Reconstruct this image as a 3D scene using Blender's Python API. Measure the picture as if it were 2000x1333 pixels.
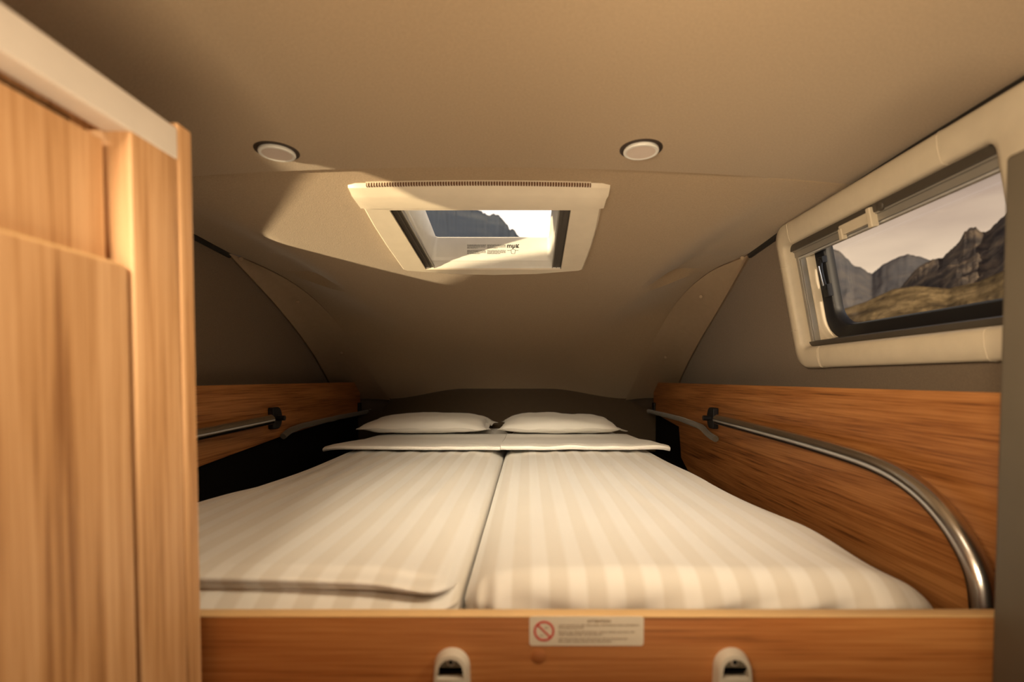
import bpy, bmesh, math, random
from mathutils import Vector, Matrix
from mathutils import noise as mnoise
random.seed(7)
for o in list(bpy.data.objects): bpy.data.objects.remove(o)
C = bpy.context.scene.collection
S = bpy.context.scene
R = math.radians

# ------------------------------------------------------------------ camera
CZ = 1.70                      # eye height above the vehicle floor
F, PX, HY, TH = 970.0, 1030.0, 740.0, R(1.7)
PY = HY + F*math.tan(TH)
cam = bpy.data.cameras.new('camera'); cam_o = bpy.data.objects.new('camera', cam); C.objects.link(cam_o)
cam.sensor_width = 36; cam.lens = 36*F/2000
cam.shift_x = -(PX-1000)/2000; cam.shift_y = (PY-666.5)/2000
cam.clip_start = .02; cam.clip_end = 6000
cam_o.location = (0, 0, CZ); cam_o.rotation_euler = (R(90)-TH, 0, 0)
cam.dof.use_dof = True; cam.dof.focus_distance = 1.7; cam.dof.aperture_fstop = 2.3
S.camera = cam_o

# ------------------------------------------------------------------ view, world, lights
S.view_settings.view_transform = 'Standard'; S.view_settings.look = 'None'
S.view_settings.exposure = 0.0; S.view_settings.gamma = 1.0; S.view_settings.use_curve_mapping = False

W = bpy.data.worlds.new('evening_sky'); S.world = W; W.use_nodes = True
wn = W.node_tree; wn.nodes.clear()
def N(nt, t, **k):
    n = nt.nodes.new(t)
    for a, b in k.items(): setattr(n, a, b)
    return n
def ramp(nt, stops, src=None, interp='LINEAR'):
    r = N(nt, 'ShaderNodeValToRGB'); e = r.color_ramp.elements; r.color_ramp.interpolation = interp
    while len(e) < len(stops): e.new(0.5)
    for i, (p, c) in enumerate(stops):
        e[i].position = p; e[i].color = (*c, 1) if len(c) == 3 else c
    if src is not None: nt.links.new(src, r.inputs[0])
    return r
tc = N(wn, 'ShaderNodeTexCoord'); sx = N(wn, 'ShaderNodeSeparateXYZ'); wn.links.new(tc.outputs['Generated'], sx.inputs[0])
cl = N(wn, 'ShaderNodeTexNoise'); cl.inputs['Scale'].default_value = 3.0; cl.inputs['Detail'].default_value = 4
mpw = N(wn, 'ShaderNodeMapping'); mpw.inputs['Scale'].default_value = (1, 1, 3.0); wn.links.new(tc.outputs['Generated'], mpw.inputs[0]); wn.links.new(mpw.outputs[0], cl.inputs['Vector'])
ad = N(wn, 'ShaderNodeMath', operation='MULTIPLY_ADD'); ad.inputs[1].default_value = .22; wn.links.new(cl.outputs[0], ad.inputs[0])
zz = N(wn, 'ShaderNodeMath', operation='ADD'); zz.inputs[1].default_value = -.11; wn.links.new(sx.outputs[2], zz.inputs[0]); wn.links.new(zz.outputs[0], ad.inputs[2])
grad = ramp(wn, [(0.0, (.35, .28, .20)), (.10, (1.0, .84, .62)), (.20, (.94, .73, .52)), (.27, (.58, .43, .33)), (.36, (.27, .21, .18)), (1.0, (.16, .15, .17))], ad.outputs[0])
# the glow of the evening sky straight ahead of the vehicle
dp = N(wn, 'ShaderNodeVectorMath', operation='DOT_PRODUCT'); dp.inputs[1].default_value = Vector((.04, .94, .32)).normalized()
wn.links.new(tc.outputs['Generated'], dp.inputs[0])
gl = ramp(wn, [(0.90, (0, 0, 0)), (.955, (1.2, 1.12, .90)), (1.0, (1.6, 1.5, 1.3))], dp.outputs['Value'], 'EASE')
mx = N(wn, 'ShaderNodeMixRGB', blend_type='ADD'); mx.inputs[0].default_value = 1
wn.links.new(grad.outputs[0], mx.inputs[1]); wn.links.new(gl.outputs[0], mx.inputs[2])
bg = N(wn, 'ShaderNodeBackground'); wo = N(wn, 'ShaderNodeOutputWorld'); bg.inputs[1].default_value = 1.0
wn.links.new(mx.outputs[0], bg.inputs[0]); wn.links.new(bg.outputs[0], wo.inputs[0])

def lamp(name, kind, loc, target, energy, col, **k):
    d = bpy.data.lights.new(name, kind); d.energy = energy; d.color = col
    for a, b in k.items(): setattr(d, a, b)
    o = bpy.data.objects.new(name, d); C.objects.link(o); o.location = Vector(loc) + Vector((0, 0, CZ))
    o.rotation_euler = (Vector(target)-Vector(loc)).to_track_quat('-Z', 'Y').to_euler()
    return o
WARM = (1.0, .70, .42)
lamp('evening_sun', 'SUN', (0, 0, 0), (-.02, 1, -.19), 3.6, (1.0, .80, .55), angle=R(.6))
lamp('bed_fill_strip', 'AREA', (-.10, -.20, .40), (-.10, 1.58, -.31), 3.4, (1.0, .84, .60), shape='RECTANGLE', size=1.1, size_y=.06, spread=R(34))  # unseen strip added to brighten the bed and pillows
lamp('bed_fill_spot', 'SPOT', (.05, .42, .43), (-.02, 1.10, -.29), 9.5, (1.0, .84, .60), spot_size=R(105), spot_blend=.6, shadow_soft_size=.10)  # added spot, no fitting there; lifts the near half of the bed
lamp('ceiling_fill', 'AREA', (.15, -.45, -.50), (.05, .20, .46), 8.4, (1.0, .77, .49), shape='RECTANGLE', size=.8, size_y=.4, spread=R(95))  # unseen up-light added to brighten the near ceiling
lamp('wardrobe_fill', 'AREA', (.56, .42, .34), (-.40, .46, -.08), 1.75, (1.0, .78, .50), shape='RECTANGLE', size=.25, size_y=.15, spread=R(100))  # unseen fill added just out of view for the wardrobe face
lamp('right_wall_fill', 'AREA', (-.25, -.15, .12), (.80, 1.12, .12), 2.6, (1.0, .78, .50), shape='RECTANGLE', size=.3, size_y=.2, spread=R(62))  # unseen fill added for the right wall and window surround
lamp('ceiling_patch_spot', 'SPOT', (-5.06, -2.02, -.37), (-1.06, .98, .31), 4000.0, (1.0, .78, .46), spot_size=R(16), spot_blend=.3, shadow_soft_size=.05)  # added spot outside the left opening, throws the patch on the ceiling
lamp('window_daylight', 'AREA', (1.30, 1.05, .62), (.2, 1.2, -.29), 3.5, (.80, .88, 1.0), shape='RECTANGLE', size=.7, size_y=.4)

# ------------------------------------------------------------------ helpers
def ray(x, y):
    a = (x-PX)/F; b = (PY-y)/F
    Y = math.cos(TH)+b*math.sin(TH); Z = b*math.cos(TH)-math.sin(TH)
    return a/Y, Z/Y
def atY(x, y, Y): a, b = ray(x, y); return Vector((a*Y, Y, b*Y))
def atX(x, y, X): a, b = ray(x, y); Y = X/a; return Vector((X, Y, b*Y))
def atZ(x, y, Z): a, b = ray(x, y); Y = Z/b; return Vector((a*Y, Y, Z))
def lerp(a, b, t): return a+(b-a)*t
def sm(t): t = max(0, min(1, t)); return t*t*(3-2*t)
def interp(tab, x):
    """smooth (Catmull-Rom) interpolation in a table of (x, value)"""
    if x <= tab[0][0]: return tab[0][1]
    if x >= tab[-1][0]: return tab[-1][1]
    for i in range(len(tab)-1):
        if tab[i][0] <= x <= tab[i+1][0]: break
    x0, y0 = tab[i]; x1, y1 = tab[i+1]; h = x1-x0; t = (x-x0)/h
    def slope(j):
        if j == 0: return (tab[1][1]-tab[0][1])/(tab[1][0]-tab[0][0])
        if j == len(tab)-1: return (tab[-1][1]-tab[-2][1])/(tab[-1][0]-tab[-2][0])
        return (tab[j+1][1]-tab[j-1][1])/(tab[j+1][0]-tab[j-1][0])
    m0 = slope(i)*h; m1 = slope(i+1)*h
    return (2*t**3-3*t*t+1)*y0+(t**3-2*t*t+t)*m0+(-2*t**3+3*t*t)*y1+(t**3-t*t)*m1

UP = Vector((0, 0, CZ))
def tag(o, label=None, cat=None, group=None, kind=None):
    if label: o['label'] = label
    if cat: o['category'] = cat
    if group: o['group'] = group
    if kind: o['kind'] = kind
    return o
def thing(name, loc, label, cat, group=None, kind=None, rot=(0, 0, 0)):
    o = bpy.data.objects.new(name, None); o.empty_display_size = .05; C.objects.link(o)
    o.location = Vector(loc)+UP; o.rotation_euler = rot
    return tag(o, label, cat, group, kind)
def world_loc(o):
    v = Vector((0, 0, 0))
    while o: v += o.location; o = o.parent
    return v
class MB:
    """collects geometry in eye-centred coordinates"""
    def __init__(s): s.v = []; s.f = []; s.mi = []
    def add(s, vs, fs, m=0):
        b = len(s.v); s.v += [Vector(p) for p in vs]; s.f += [tuple(i+b for i in f) for f in fs]; s.mi += [m]*len(fs); return s
    def box(s, x0, x1, y0, y1, z0, z1, m=0):
        vs = [(x, y, z) for x in (x0, x1) for y in (y0, y1) for z in (z0, z1)]
        return s.add(vs, [(0, 1, 3, 2), (4, 6, 7, 5), (0, 4, 5, 1), (2, 3, 7, 6), (0, 2, 6, 4), (1, 5, 7, 3)], m)
    def rbox(s, x0, x1, y0, y1, z0, z1, r, n=3, m=0, div=(1, 1, 1)):
        """box with rounded edges"""
        c = [(x0+x1)/2, (y0+y1)/2, (z0+z1)/2]; h = [abs(x1-x0)/2, abs(y1-y0)/2, abs(z1-z0)/2]
        r = min(r, *h)
        ax = []
        for k in range(3):
            a = [-h[k]+r*(1-math.cos(math.pi/2*i/n)) if False else -h[k]+r*i/n for i in range(n)]
            a += [lerp(-h[k]+r, h[k]-r, i/div[k]) for i in range(div[k]+1)]
            a += [h[k]-r+r*(i+1)/n for i in range(n)]
            ax.append(a)
        idx = {}; vs = []; fs = []
        def vid(i, j, k):
            key = (i, j, k)
            if key not in idx:
                p = Vector((ax[0][i], ax[1][j], ax[2][k]))
                q = Vector([max(-h[t]+r, min(h[t]-r, p[t])) for t in range(3)])
                d = p-q
                if d.length > 1e-9:
                    # spread the ring evenly over the round edge
                    e = Vector([math.tan(max(-1, min(1, d[t]/r))*math.pi/4) for t in range(3)])
                    p = q+e.normalized()*r
                idx[key] = len(vs); vs.append(p+Vector(c))
            return idx[key]
        n0, n1, n2 = len(ax[0])-1, len(ax[1])-1, len(ax[2])-1
        for i in range(n0):
            for j in range(n1):
                fs.append((vid(i, j, 0), vid(i, j+1, 0), vid(i+1, j+1, 0), vid(i+1, j, 0)))
                fs.append((vid(i, j, n2), vid(i+1, j, n2), vid(i+1, j+1, n2), vid(i, j+1, n2)))
        for i in range(n0):
            for k in range(n2):
                fs.append((vid(i, 0, k), vid(i+1, 0, k), vid(i+1, 0, k+1), vid(i, 0, k+1)))
                fs.append((vid(i, n1, k), vid(i, n1, k+1), vid(i+1, n1, k+1), vid(i+1, n1, k)))
        for j in range(n1):
            for k in range(n2):
                fs.append((vid(0, j, k), vid(0, j, k+1), vid(0, j+1, k+1), vid(0, j+1, k)))
                fs.append((vid(n0, j, k), vid(n0, j+1, k), vid(n0, j+1, k+1), vid(n0, j, k+1)))
        return s.add(vs, fs, m)
    def tube(s, pts, r, seg=16, m=0, flat=1.0, smooth=0):
        pts = [Vector(p) for p in pts]
        for _ in range(smooth):
            q = [pts[0]]
            for a, b in zip(pts, pts[1:]): q += [a.lerp(b, .25), a.lerp(b, .75)]
            pts = q+[pts[-1]]
        n = len(pts); vs = []; fs = []
        up = None
        for i, p in enumerate(pts):
            t = (pts[min(i+1, n-1)]-pts[max(i-1, 0)]).normalized()
            if up is None:
                up = Vector((0, 0, 1)) if abs(t.z) < .9 else Vector((1, 0, 0))
            a = t.cross(up).normalized(); up = a.cross(t).normalized()
            rr = r[i] if isinstance(r, (list, tuple)) else r
            for k in range(seg):
                w = 2*math.pi*k/seg
                vs.append(p+a*math.cos(w)*rr*flat+up*math.sin(w)*rr)
        for i in range(n-1):
            for k in range(seg):
                fs.append((i*seg+k, i*seg+(k+1) % seg, (i+1)*seg+(k+1) % seg, (i+1)*seg+k))
        fs.append(tuple(range(seg))[::-1]); fs.append(tuple((n-1)*seg+k for k in range(seg)))
        return s.add(vs, fs, m)
    def prism(s, poly, d, m=0):
        """poly: list of 3D points, extruded by vector d"""
        n = len(poly); d = Vector(d)
        vs = [Vector(p) for p in poly]+[Vector(p)+d for p in poly]
        fs = [tuple(range(n))[::-1], tuple(range(n, 2*n))]+[(i, (i+1) % n, n+(i+1) % n, n+i) for i in range(n)]
        return s.add(vs, fs, m)
    def loops(s, L, m=0, close=True, cap0=False, cap1=False):
        n = len(L[0]); vs = [p for l in L for p in l]; fs = []
        for i in range(len(L)-1):
            for k in range(n if close else n-1):
                fs.append((i*n+k, i*n+(k+1) % n, (i+1)*n+(k+1) % n, (i+1)*n+k))
        if cap0: fs.append(tuple(range(n))[::-1])
        if cap1: fs.append(tuple((len(L)-1)*n+k for k in range(n)))
        return s.add(vs, fs, m)
    def build(s, name, mats, parent=None, smooth=True, bevel=0, local=False, solid=0, origin=None, angle=35):
        me = bpy.data.meshes.new(name)
        if parent is not None: off = Vector((0, 0, 0)) if local else world_loc(parent)-UP
        elif origin is not None: off = Vector(origin)
        else:
            lo = Vector([min(v[k] for v in s.v) for k in range(3)]); hi = Vector([max(v[k] for v in s.v) for k in range(3)])
            off = Vector(((lo.x+hi.x)/2, (lo.y+hi.y)/2, lo.z))
        me.from_pydata([tuple(v-off) for v in s.v], [], s.f); 
        if not isinstance(mats, (list, tuple)): mats = [mats]
        for mt in mats: me.materials.append(mt)
        me.polygons.foreach_set('material_index', s.mi)
        me.update()
        bm = bmesh.new(); bm.from_mesh(me); bmesh.ops.remove_doubles(bm, verts=bm.verts, dist=1e-6); bmesh.ops.recalc_face_normals(bm, faces=bm.faces)
        for f in bm.faces: f.smooth = smooth
        if smooth:
            for e in bm.edges:
                if len(e.link_faces) == 2 and e.calc_face_angle(0) > R(angle): e.smooth = False
        bm.to_mesh(me); bm.free()
        o = bpy.data.objects.new(name, me); C.objects.link(o)
        if parent is not None: o.parent = parent
        else: o.location = off+UP
        if solid:
            md = o.modifiers.new('thick', 'SOLIDIFY'); md.thickness = abs(solid); md.offset = 1 if solid > 0 else -1
        if bevel:
            md = o.modifiers.new('bevel', 'BEVEL'); md.width = bevel; md.segments = 3; md.limit_method = 'ANGLE'; md.angle_limit = R(40)
            for p in me.polygons: p.use_smooth = True
            md.harden_normals = True
        return o
def disc(c, nrm, r, h, seg=24, mb=None, m=0, bev=.3, sq=1.0):
    """a low button with a rounded rim, base at c, rising along nrm"""
    c = Vector(c); nrm = Vector(nrm).normalized(); q = nrm.to_track_quat('Z', 'Y'); mb = mb or MB()
    L = []
    for rr, hh in ((1, 0), (1, 1-bev), (1-bev*h/r*.4, 1-bev*.3), (1-bev*h/r, 1), (.02, 1)):
        L.append([c+q @ Vector((math.cos(2*math.pi*k/seg)*r*rr, math.sin(2*math.pi*k/seg)*r*rr*sq, h*hh)) for k in range(seg)])
    return mb.loops(L, m, cap0=True, cap1=True)
def rrect(x0, x1, y0, y1, r, n=5):
    out = []
    for cx, cy, a0 in ((x1-r, y1-r, 0), (x0+r, y1-r, 90), (x0+r, y0+r, 180), (x1-r, y0+r, 270)):
        for i in range(n+1):
            a = R(a0+90*i/n); out.append((cx+r*math.cos(a), cy+r*math.sin(a)))
    return out
def resample(poly, angs, c):
    """radial samples of a star-shaped 2D outline around c"""
    out = []
    for a in angs:
        d = (math.cos(a), math.sin(a)); best = None
        for i in range(len(poly)):
            p = poly[i]; q = poly[(i+1) % len(poly)]
            ex, ey = q[0]-p[0], q[1]-p[1]; den = d[0]*ey-d[1]*ex
            if abs(den) < 1e-12: continue
            wx, wy = p[0]-c[0], p[1]-c[1]
            t = (wx*ey-wy*ex)/den; u = (wx*d[1]-wy*d[0])/den
            if t > 0 and -1e-6 <= u <= 1+1e-6 and (best is None or t > best): best = t
        out.append((c[0]+d[0]*best, c[1]+d[1]*best))
    return out

# ------------------------------------------------------------------ materials
def newmat(name):
    m = bpy.data.materials.new(name); m.use_nodes = True; nt = m.node_tree
    return m, nt, nt.nodes['Principled BSDF']
def plain(name, col, rough=.5, metal=0, bump=0, bscale=400, spec=.5, coat=0):
    m, nt, b = newmat(name)
    b.inputs['Roughness'].default_value = rough; b.inputs['Metallic'].default_value = metal
    b.inputs['Specular IOR Level'].default_value = spec; b.inputs['Coat Weight'].default_value = coat
    t = N(nt, 'ShaderNodeTexCoord'); n = N(nt, 'ShaderNodeTexNoise'); n.inputs['Scale'].default_value = bscale*.05; n.inputs['Detail'].default_value = 3
    nt.links.new(t.outputs['Object'], n.inputs['Vector'])
    r = ramp(nt, [(.3, tuple(c*.96 for c in col)), (.7, tuple(min(1, c*1.03) for c in col))], n.outputs[0]); nt.links.new(r.outputs[0], b.inputs['Base Color'])
    if bump:
        n2 = N(nt, 'ShaderNodeTexNoise'); n2.inputs['Scale'].default_value = bscale; n2.inputs['Detail'].default_value = 2
        nt.links.new(t.outputs['Object'], n2.inputs['Vector'])
        bp = N(nt, 'ShaderNodeBump'); bp.inputs['Strength'].default_value = bump; bp.inputs['Distance'].default_value = .001
        nt.links.new(n2.outputs[0], bp.inputs['Height']); nt.links.new(bp.outputs[0], b.inputs['Normal'])
    return m
def fabric(name, col, var=.12):
    m, nt, b = newmat(name); b.inputs['Roughness'].default_value = .95; b.inputs['Specular IOR Level'].default_value = .15
    b.inputs['Sheen Weight'].default_value = .25; b.inputs['Sheen Roughness'].default_value = .5
    t = N(nt, 'ShaderNodeTexCoord')
    n = N(nt, 'ShaderNodeTexNoise'); n.inputs['Scale'].default_value = 260; n.inputs['Detail'].default_value = 4; n.inputs['Roughness'].default_value = .7
    nt.links.new(t.outputs['Object'], n.inputs['Vector'])
    r = ramp(nt, [(.32, tuple(c*(1-var) for c in col)), (.68, tuple(c*(1+var) for c in col))], n.outputs[0]); nt.links.new(r.outputs[0], b.inputs['Base Color'])
    v = N(nt, 'ShaderNodeTexVoronoi'); v.inputs['Scale'].default_value = 420; nt.links.new(t.outputs['Object'], v.inputs['Vector'])
    bp = N(nt, 'ShaderNodeBump'); bp.inputs['Strength'].default_value = .35; bp.inputs['Distance'].default_value = .0008
    nt.links.new(v.outputs[0], bp.inputs['Height']); nt.links.new(bp.outputs[0], b.inputs['Normal'])
    return m
def wood(name, grain, dark, mid, light, seed=0, rough=.42):
    """grain: 0 x, 1 y, 2 z is the direction the fibres run in"""
    m, nt, b = newmat(name); b.inputs['Roughness'].default_value = rough; b.inputs['Specular IOR Level'].default_value = .35
    t = N(nt, 'ShaderNodeTexCoord'); mp = N(nt, 'ShaderNodeMapping')
    sc = [7.0, 7.0, 7.0]; sc[grain] = .38; mp.inputs['Scale'].default_value = sc; mp.inputs['Location'].default_value = (seed*1.7, seed*.9, seed*2.3)
    nt.links.new(t.outputs['Object'], mp.inputs[0])
    n1 = N(nt, 'ShaderNodeTexNoise'); n1.inputs['Scale'].default_value = 1.6; n1.inputs['Detail'].default_value = 3; n1.inputs['Distortion'].default_value = .25
    nt.links.new(mp.outputs[0], n1.inputs['Vector'])
    # growth rings: contour lines of the broad noise
    ml = N(nt, 'ShaderNodeMath', operation='MULTIPLY'); ml.inputs[1].default_value = 34; nt.links.new(n1.outputs[0], ml.inputs[0])
    sn = N(nt, 'ShaderNodeMath', operation='SINE'); nt.links.new(ml.outputs[0], sn.inputs[0])
    mp2 = N(nt, 'ShaderNodeMapping'); sc2 = [150.0]*3; sc2[grain] = 3.0; mp2.inputs['Scale'].default_value = sc2; nt.links.new(t.outputs['Object'], mp2.inputs[0])
    n2 = N(nt, 'ShaderNodeTexNoise'); n2.inputs['Scale'].default_value = 1.3; n2.inputs['Detail'].default_value = 4; n2.inputs['Roughness'].default_value = .65; nt.links.new(mp2.outputs[0], n2.inputs['Vector'])
    a = N(nt, 'ShaderNodeMath', operation='MULTIPLY_ADD'); a.inputs[1].default_value = .085; nt.links.new(sn.outputs[0], a.inputs[0]); nt.links.new(n2.outputs[0], a.inputs[2])
    a2 = N(nt, 'ShaderNodeMath', operation='MULTIPLY_ADD'); a2.inputs[1].default_value = .5; nt.links.new(n1.outputs[0], a2.inputs[0]); nt.links.new(a.outputs[0], a2.inputs[2])
    r = ramp(nt, [(.48, dark), (.66, mid), (.92, light)], a2.outputs[0]); nt.links.new(r.outputs[0], b.inputs['Base Color'])
    bp = N(nt, 'ShaderNodeBump'); bp.inputs['Strength'].default_value = .12; bp.inputs['Distance'].default_value = .0006
    nt.links.new(n2.outputs[0], bp.inputs['Height']); nt.links.new(bp.outputs[0], b.inputs['Normal'])
    return m
def sheet_mat(name, stripes=True, off=0.0):
    m, nt, b = newmat(name); b.inputs['Roughness'].default_value = .75; b.inputs['Specular IOR Level'].default_value = .25
    b.inputs['Sheen Weight'].default_value = .2
    t = N(nt, 'ShaderNodeTexCoord')
    if stripes:
        sp = N(nt, 'ShaderNodeSeparateXYZ'); nt.links.new(t.outputs['Object'], sp.inputs[0])
        ad = N(nt, 'ShaderNodeMath', operation='ADD'); ad.inputs[1].default_value = off+10; nt.links.new(sp.outputs[0], ad.inputs[0])
        ml = N(nt, 'ShaderNodeMath', operation='MULTIPLY'); ml.inputs[1].default_value = 1/.055; nt.links.new(ad.outputs[0], ml.inputs[0])
        fr = N(nt, 'ShaderNodeMath', operation='FRACT'); nt.links.new(ml.outputs[0], fr.inputs[0])
        r = ramp(nt, [(0, (.745, .70, .635)), (.40, (.745, .70, .635)), (.54, (.855, .83, .79)), (.90, (.855, .83, .79)), (1, (.745, .70, .635))], fr.outputs[0])
        nt.links.new(r.outputs[0], b.inputs['Base Color'])
        rr = ramp(nt, [(0, (.85,)*3), (.44, (.85,)*3), (.5, (.45,)*3), (.94, (.45,)*3), (1, (.85,)*3)], fr.outputs[0]); nt.links.new(rr.outputs[0], b.inputs['Roughness'])
    else:
        b.inputs['Base Color'].default_value = (.86, .83, .78, 1)
    n = N(nt, 'ShaderNodeTexNoise'); n.inputs['Scale'].default_value = 7; n.inputs['Detail'].default_value = 3; nt.links.new(t.outputs['Object'], n.inputs['Vector'])
    bp = N(nt, 'ShaderNodeBump'); bp.inputs['Strength'].default_value = .25; bp.inputs['Distance'].default_value = .012
    nt.links.new(n.outputs[0], bp.inputs['Height']); nt.links.new(bp.outputs[0], b.inputs['Normal'])
    return m
def glass_mat(name, tint=(1, 1, 1), refl=.06):
    m, nt, b = newmat(name); nt.nodes.remove(b)
    tr = N(nt, 'ShaderNodeBsdfTransparent'); tr.inputs[0].default_value = (*tint, 1)
    gs = N(nt, 'ShaderNodeBsdfGlossy'); gs.inputs['Roughness'].default_value = .03
    mxs = N(nt, 'ShaderNodeMixShader'); mxs.inputs[0].default_value = refl
    nt.links.new(tr.outputs[0], mxs.inputs[1]); nt.links.new(gs.outputs[0], mxs.inputs[2]); nt.links.new(mxs.outputs[0], nt.nodes['Material Output'].inputs[0])
    return m
def rock_mat(name, c1, c2, c3, scale, bump=1.0, dist=6):
    m, nt, b = newmat(name); b.inputs['Roughness'].default_value = 1; b.inputs['Specular IOR Level'].default_value = 0
    t = N(nt, 'ShaderNodeTexCoord'); n = N(nt, 'ShaderNodeTexNoise'); n.inputs['Scale'].default_value = scale; n.inputs['Detail'].default_value = 9; n.inputs['Roughness'].default_value = .6
    nt.links.new(t.outputs['Object'], n.inputs['Vector'])
    r = ramp(nt, [(.36, c1), (.5, c2), (.64, c3)], n.outputs[0]); nt.links.new(r.outputs[0], b.inputs['Base Color'])
    bp = N(nt, 'ShaderNodeBump'); bp.inputs['Strength'].default_value = bump; bp.inputs['Distance'].default_value = dist
    nt.links.new(n.outputs[0], bp.inputs['Height']); nt.links.new(bp.outputs[0], b.inputs['Normal'])
    return m
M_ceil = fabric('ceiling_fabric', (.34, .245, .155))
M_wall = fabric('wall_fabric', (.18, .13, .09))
M_trimp = plain('moulded_trim', (.36, .265, .18), .75, bump=.15, bscale=900, spec=.2)
M_front = plain('front_panel_dimmed', (.065, .045, .028), .8, bump=.15, bscale=900, spec=.1)  # darkened so the dimness of the far end sits in the colour
M_black = plain('matt_black', (.006, .005, .005), .9, spec=.1)  # also stands for shade in the gaps beside bed and wardrobe
M_blackp = plain('black_plastic', (.010, .010, .012), .4, spec=.25)
M_rubber = plain('black_rubber', (.015, .013, .012), .5)
WD, WM, WL = (.10, .034, .010), (.29, .108, .030), (.45, .195, .064)
M_woodV = wood('walnut_upright', 2, (.28, .13, .052), (.49, .265, .118), (.63, .375, .195), 1)
M_woodX = wood('walnut_across', 0, (.20, .070, .019), (.46, .165, .045), (.60, .26, .085), 2)
M_woodY = wood('walnut_along', 1, WD, WM, WL, 3)
M_edge = plain('walnut_edging', (.74, .49, .24), .4)
M_cream = plain('cream_plastic', (.74, .655, .53), .42)
M_white = plain('white_plastic', (.74, .73, .70), .35)
M_pad = plain('padded_leatherette', (.56, .485, .375), .5, bump=.3, bscale=700, spec=.4)
M_stitch = plain('stitching', (.60, .52, .41), .7)
M_alu = plain('satin_aluminium', (.34, .32, .29), .55, .6)
M_valance = plain('grey_valance', (.66, .59, .53), .45)
M_chrome = plain('brushed_steel', (.62, .61, .60), .24, 1)
M_grey = plain('grey_plastic', (.55, .50, .43), .4)
M_dgrey = plain('dark_grey_plastic', (.055, .045, .035), .45)
M_button = plain('button_plastic', (.17, .145, .105), .5)
M_post = plain('post_laminate', (.085, .070, .052), .5)
M_sheetL = sheet_mat('striped_satin_left', True, .01); M_sheetR = sheet_mat('striped_satin_right', True, .03)
M_sheet = sheet_mat('plain_cotton', False)
M_pipe = fabric('grey_piping', (.13, .11, .085))
M_glass = glass_mat('window_glass', (.97, .96, .95)); M_acryl = glass_mat('acrylic_glass', (.98, .98, .98), .03)
M_diff = plain('lamp_diffuser', (.66, .56, .50), .25)
M_ink = plain('black_ink', (.02, .02, .02), .6); M_ink2 = plain('brown_print', (.30, .21, .14), .7); M_red = plain('red_print', (.62, .03, .02), .5)
M_paper = plain('sticker_paper', (.78, .70, .59), .5)
M_floor = wood('floor_laminate', 1, (.10, .06, .035), (.18, .11, .06), (.26, .17, .10), 5)

# ------------------------------------------------------------------ the shell
CX = -.13                                   # centre line of the vehicle
TILT = .20                                  # side walls lean inwards by this much per metre
XR0, XL0 = .86, -1.12                       # where the walls stand at eye height
def wallR(Z): return XR0-TILT*Z
def wallL(Z): return XL0+TILT*Z
edgeZ = [(-2.6, .462), (.8, .462), (1.2, .455), (1.5, .445), (1.75, .430)]
# where the moulded corner trims meet the ceiling: (depth, left x, right x, height)
innerL = [atY(469, 500, 1.76), atY(540, 533, 1.95), atY(592, 566, 2.10), atY(640, 610, 2.30), atY(676, 655, 2.45), atY(703, 695, 2.60), atY(731, 740, 2.77), atY(760, 779, 2.95)]
innerR = [atY(1461, 497, 1.76), atY(1392, 527, 1.95), atY(1348, 562, 2.10), atY(1312, 606, 2.30), atY(1284, 655, 2.45), atY(1262, 700, 2.60), atY(1243, 742, 2.77), atY(1224, 779, 2.95)]
def side(tab, Y):
    return Vector((interp([(p.y, p.x) for p in tab], Y), Y, interp([(p.y, p.z) for p in tab], Y)))
def edges(Y):
    if Y <= 1.75:
        z = interp(edgeZ, Y); return Vector((wallL(z), Y, z)), Vector((wallR(z), Y, z))
    return side(innerL, Y), side(innerR, Y)
mid = [(1.08, .478), (1.25, .452), (1.67, .386), (2.0, .338), (2.3, .268), (2.6, .150), (2.8, .045), (2.95, -.060)]
def creaseY(X): return 1.100+.055*((X-CX)/.68)**2
def ceilZ(X, Y):
    l, r = edges(Y)
    e = l.z if X < CX else r.z
    half = (CX-l.x) if X < CX else (r.x-CX)
    d = abs(X-CX); w = .66-.10*sm((Y-1.2)/.6)
    if Y >= 1.95: w = lerp(.56, half*.35, sm((Y-1.95)/.8))
    t = sm((d-w)/max(.05, (half-w)*(.55 if Y < 1.95 else 1)))
    yc = creaseY(X)
    if Y <= yc: return .462
    m = interp(mid, Y)
    if Y < 1.25: m = min(m, .476)
    return lerp(m, e, t)
SKX0, SKX1, SKY0, SKY1 = -.375, .145, 1.245, 1.665
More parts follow.
